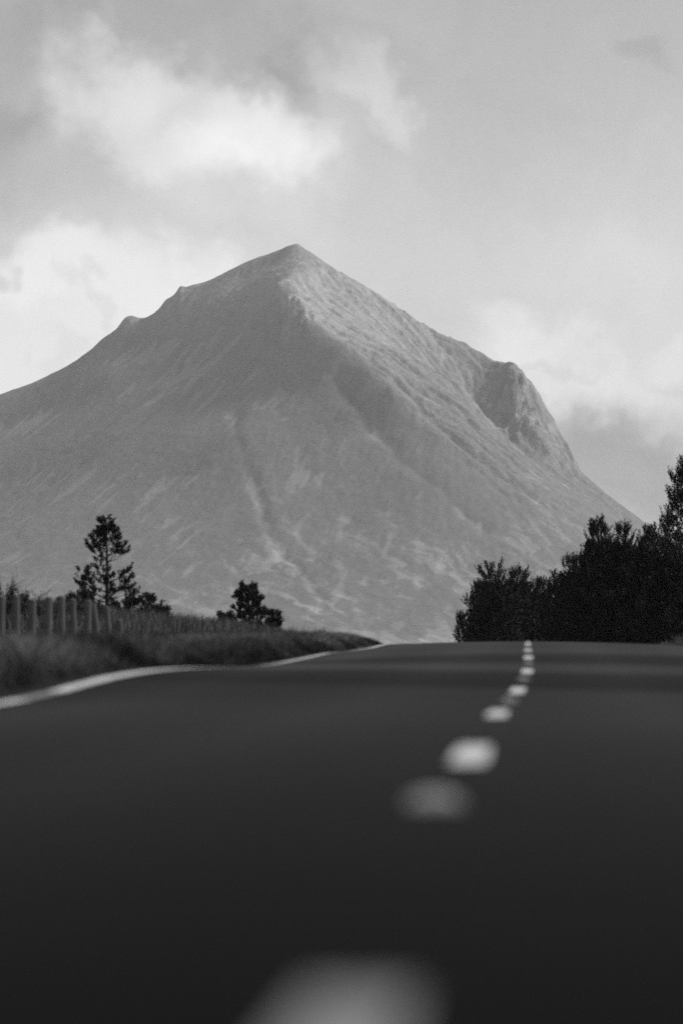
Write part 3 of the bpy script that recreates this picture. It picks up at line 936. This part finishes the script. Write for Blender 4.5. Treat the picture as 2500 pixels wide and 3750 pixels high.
def shrub(label, px, d, top_py, half_w, seed, twigs):
    rng = np.random.default_rng(seed)
    bx, by, _ = P(px, 2350, d)
    bz = gz(bx, by) - 0.03
    H = P(px, top_py, d)[2] - bz
    t = empty('heather_shrub', (bx, by, bz))
    tag(t, label, 'shrub', 'dark shrubs behind the fence')
    n = int(900 * half_w * H)
    a = rng.uniform(0, 6.283, n); q = np.sqrt(rng.random(n)); z = rng.random(n)
    r = half_w * q * np.sqrt(1 - 0.75 * z ** 2) * (1 + .25 * np.sin(a * 3 + seed))
    pos = np.stack([r * np.cos(a), r * np.sin(a), z * H * (0.8 + .2 * np.sin(a * 2 + seed))], -1)
    dr = pos * [.6, .6, .3] + [0, 0, .5] + rng.normal(0, .35, (n, 3))
    dr /= np.linalg.norm(dr, axis=1, keepdims=True)
    c, f = brushes(pos, dr, rng.uniform(.10, .22, n), .06, 12, .012, rng)
    link('foliage', mesh_from('foliage', c, f, M_heath, False), t)
    parts = []
    for k in range(14 + twigs):
        a = rng.uniform(0, 6.283)
        e = np.array([math.cos(a) * half_w * .7, math.sin(a) * half_w * .7, H * rng.uniform(.7, 1.0 + (.35 if k < twigs else 0))])
        m = e * .5 + rng.normal(0, .08, 3)
        parts.append(tube(np.stack([np.array([0, 0, 0.0]), m, e]), [.02, .012, .004], 4))
        if k < twigs:
            for j in range(3):
                g = m + (e - m) * rng.uniform(.3, .9)
                parts.append(tube(np.stack([g, g + rng.normal(0, .09, 3) + [0, 0, .05], g + rng.normal(0, .12, 3) + [0, 0, .12]]), [.006, .005, .003], 3))
    c, f = join(parts)
    link('stems', mesh_from('stems', c, f, M_dead), t)


shrub('dark heather shrub with bare twigs at the left edge of the picture', 10, 96, 2150, 0.55, 51, 7)
shrub('dark shrub behind the first fence posts from the left', 120, 98, 2188, 0.50, 52, 4)
shrub('dark shrub between the second and fourth fence posts', 205, 97, 2232, 0.45, 53, 3)
shrub('low dark shrub behind the fifth fence post', 268, 99, 2205, 0.42, 54, 2)
shrub('low dark shrub behind the last tall fence posts', 345, 101, 2212, 0.48, 55, 1)
shrub('dark shrub just right of the leftmost twiggy one', 62, 99, 2180, 0.42, 56, 3)


# ------------------------------------------------------------------ the fence
def build_fence():
    L = 9.0
    ang = [P(x, 2300, 1)[0] for x in (1, 60, 115, 175, 226, 272, 319, 359, 400, 440)]
    pos = []
    for i, u in enumerate(ang):
        # where the sight line crosses the fence line, 9 m left of the road's axis
        dd = np.linspace(50, 110, 2400)
        k = np.argmin(np.abs(road_x(dd) - L - u * dd))
        pos.append((u * dd[k], float(dd[k])))
    step = (pos[1][0] - pos[0][0], pos[1][1] - pos[0][1])
    for k in range(1, 6):
        pos.insert(0, (pos[0][0] - step[0], pos[0][1] - step[1]))
    root = empty('wire_fence', (pos[5][0], pos[5][1], gz(*pos[5])))
    tag(root, 'row of weathered timber fence posts with thin wire on the left', 'fence')
    rng = np.random.default_rng(3)
    tops = []
    for i, (x, y) in enumerate(pos):
        z = gz(x, y)
        px = 1250 + x / y * FPX
        tp = np.interp(px, [-300, 60, 115, 175, 226, 272, 319, 359, 400, 440, 476], [2195, 2180, 2195, 2187, 2182, 2192, 2197, 2210, 2220, 2268, 2290])
        zt = P(px, tp, y)[2]
        w = 0.066 * rng.uniform(.9, 1.15)
        tx, ty = rng.normal(0, .035, 2)
        path = np.array([[0, 0, z - .3], [tx * .4, ty * .4, (z + zt) / 2], [tx, ty, zt - .02], [tx, ty, zt]]) + [x, y, 0]
        c, f = tube(path, [w, w * 1.0, w * .97, w * .75], 8)
        th = len(c)
        c = np.concatenate([c, [[x + tx, y + ty, zt + .008]]])
        cap = np.array([[th - 8 + j, th - 8 + (j + 1) % 8, th, th] for j in range(8)])
        me = bpy.data.meshes.new('post')
        me.from_pydata(c.tolist(), [], [list(q) for q in f.tolist()] + [list(q[:3]) for q in cap.tolist()])
        me.materials.append(M_post)
        o = link('post', me, root)
        o.location = (-root.location[0], -root.location[1], -root.location[2])
        tops.append((x + tx, y + ty, zt))
    for h in (.10, .35, .60):
        path = np.array([(x, y - .05, z - h) for x, y, z in tops])
        c, f = tube(path, np.full(len(path), .0013), 4)
        o = link('wire', mesh_from('wire', c, f, M_wire), root)
        o.location = (-root.location[0], -root.location[1], -root.location[2])


build_fence()


# ------------------------------------------------------------------ grass (stuff)
def blades(x, y, h, w, lean, tone, rng, seg=2):
    n = len(x)
    z = ground_z(x, y) - 0.01
    a = rng.uniform(0, 6.283, n)
    la = rng.uniform(0, 6.283, n)
    lx = np.cos(la) * lean * h + 0.10 * h; ly = np.sin(la) * lean * h
    wx, wy = np.cos(a) * w, np.sin(a) * w
    b0 = np.stack([x - wx, y - wy, z], -1); b1 = np.stack([x + wx, y + wy, z], -1)
    m0 = np.stack([x - wx * .8 + lx * .3, y - wy * .8 + ly * .3, z + h * .6], -1); m1 = np.stack([x + wx * .8 + lx * .3, y + wy * .8 + ly * .3, z + h * .6], -1)
    t0 = np.stack([x + lx, y + ly, z + h], -1)
    co = np.stack([b0, b1, m1, m0, t0], 1).reshape(-1, 3)
    i = np.arange(n) * 5
    f = np.concatenate([np.stack([i, i + 1, i + 2], -1), np.stack([i, i + 2, i + 3], -1), np.stack([i + 3, i + 2, i + 4], -1)])
    return co, f, np.repeat(tone, 5)


def make_grass(name, label, sets):
    co, fa, tn, off = [], [], [], 0
    for c, f, t in sets:
        co.append(c); fa.append(f + off); tn.append(t); off += len(c)
    me = mesh_from(name, np.concatenate(co), np.concatenate(fa), M_grass, False)
    a = me.attributes.new('tone', 'FLOAT', 'POINT')
    a.data.foreach_set('value', np.concatenate(tn).astype(np.float32))
    o = link(name, me)
    tag(o, label, 'grass', kind='stuff')


def build_grass():
    rng = np.random.default_rng(17)

    def place(n, d0, d1, s0, s1, side=-1, clump=0.6, dpow=1.0):
        d = d0 + (d1 - d0) * rng.random(n) ** dpow; s = s0 + (s1 - s0) * rng.random(n)
        x = road_x(d) + side * (LANE + s)
        keep = vnoise(x * 2.6, d * 2.6, 5) + rng.random(n) * 0.5 > clump
        return x[keep], d[keep], s[keep]
    sets = []
    # verge: dense sward hanging over the tarmac edge
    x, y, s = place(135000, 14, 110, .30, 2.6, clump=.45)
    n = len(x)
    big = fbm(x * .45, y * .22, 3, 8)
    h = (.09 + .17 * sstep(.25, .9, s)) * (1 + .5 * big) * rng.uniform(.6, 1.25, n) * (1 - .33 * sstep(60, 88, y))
    tone = np.clip((.115 + .15 * fbm(x * .8, y * .35, 3, 18)) * rng.uniform(.7, 1.3, n), .02, .25) * (.3 + .7 * sstep(.35, .9, s + .25 * big))  # blades by the tarmac darkened: painted shade of the overhanging grass
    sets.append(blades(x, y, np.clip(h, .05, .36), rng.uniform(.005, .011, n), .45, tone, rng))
    # field towards the fence
    x, y, s = place(85000, 24, 100, 2.4, 9.5, clump=.5)
    n = len(x)
    h = (.12 + .07 * fbm(x * .4, y * .2, 3, 28)) * rng.uniform(.6, 1.3, n)
    tone = np.clip((.075 + .05 * fbm(x * .5, y * .25, 3, 38)) * rng.uniform(.7, 1.3, n), .02, .2)
    sets.append(blades(x, y, h, rng.uniform(.005, .010, n), .45, tone, rng))
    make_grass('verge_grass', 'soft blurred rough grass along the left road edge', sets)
    # bank with long bents
    sets = []
    x, y, s = place(130000, 88, 150, 1.2, 12, clump=.5)
    n = len(x)
    h = (.23 + .18 * fbm(x * .5, y * .25, 3, 48)) * rng.uniform(.6, 1.3, n) * (.6 + .4 * sstep(2, 5, s))
    tone = np.clip((.055 + .035 * fbm(x * .6, y * .25, 3, 58)) * rng.uniform(.6, 1.4, n), .015, .16)
    sets.append(blades(x, y, h, rng.uniform(.006, .012, n), .4, tone, rng))
    x, y, s = place(22000, 92, 140, 1.6, 11, clump=.6)
    n = len(x)
    sets.append(blades(x, y, rng.uniform(.4, .78, n) * (.55 + .45 * sstep(2, 5, s)), rng.uniform(.008, .014, n), .28, rng.uniform(.05, .13, n), rng))
    make_grass('bank_grass', 'tall dark grass with bent stalks on the bank behind the verge', sets)
    # right-hand verge
    sets = []
    x, y, s = place(36000, 20, 125, .28, 5, side=1, clump=.45)
    n = len(x)
    h = (.12 + .16 * sstep(.25, .9, s)) * rng.uniform(.6, 1.3, n)
    sets.append(blades(x, y, h, rng.uniform(.005, .010, n), .45, np.clip(.08 * rng.uniform(.6, 1.4, n), .02, .2), rng))
    make_grass('roadside_grass', 'dark grass tuft at the right road edge by the pines', sets)


build_grass()


# ------------------------------------------------------------------ haze
def build_haze():
    x0, x1, y0, y1, z0, z1 = -14100, 14100, -4100, 16100, -26, 790
    co = [(x0, y0, z0), (x1, y0, z0), (x1, y1, z0), (x0, y1, z0), (x0, y0, z1), (x1, y0, z1), (x1, y1, z1), (x0, y1, z1)]
    me = bpy.data.meshes.new('haze')
    me.from_pydata(co, [], [(3, 2, 1, 0), (4, 5, 6, 7), (0, 1, 5, 4), (1, 2, 6, 5), (2, 3, 7, 6), (3, 0, 4, 7)])
    m = bpy.data.materials.new('haze_air')
    m.use_nodes = True
    t = m.node_tree
    t.nodes.clear()
    v = N(t, 'ShaderNodeVolumePrincipled')
    v.inputs['Color'].default_value = (.9, .9, .9, 1)
    v.inputs['Density'].default_value = 4.2e-5
    v.inputs['Anisotropy'].default_value = 0.0
    out = N(t, 'ShaderNodeOutputMaterial')
    t.links.new(v.outputs[0], out.inputs['Volume'])
    me.materials.append(m)
    o = link('haze', me)
    tag(o, 'pale even haze in the air', kind='stuff')


build_haze()
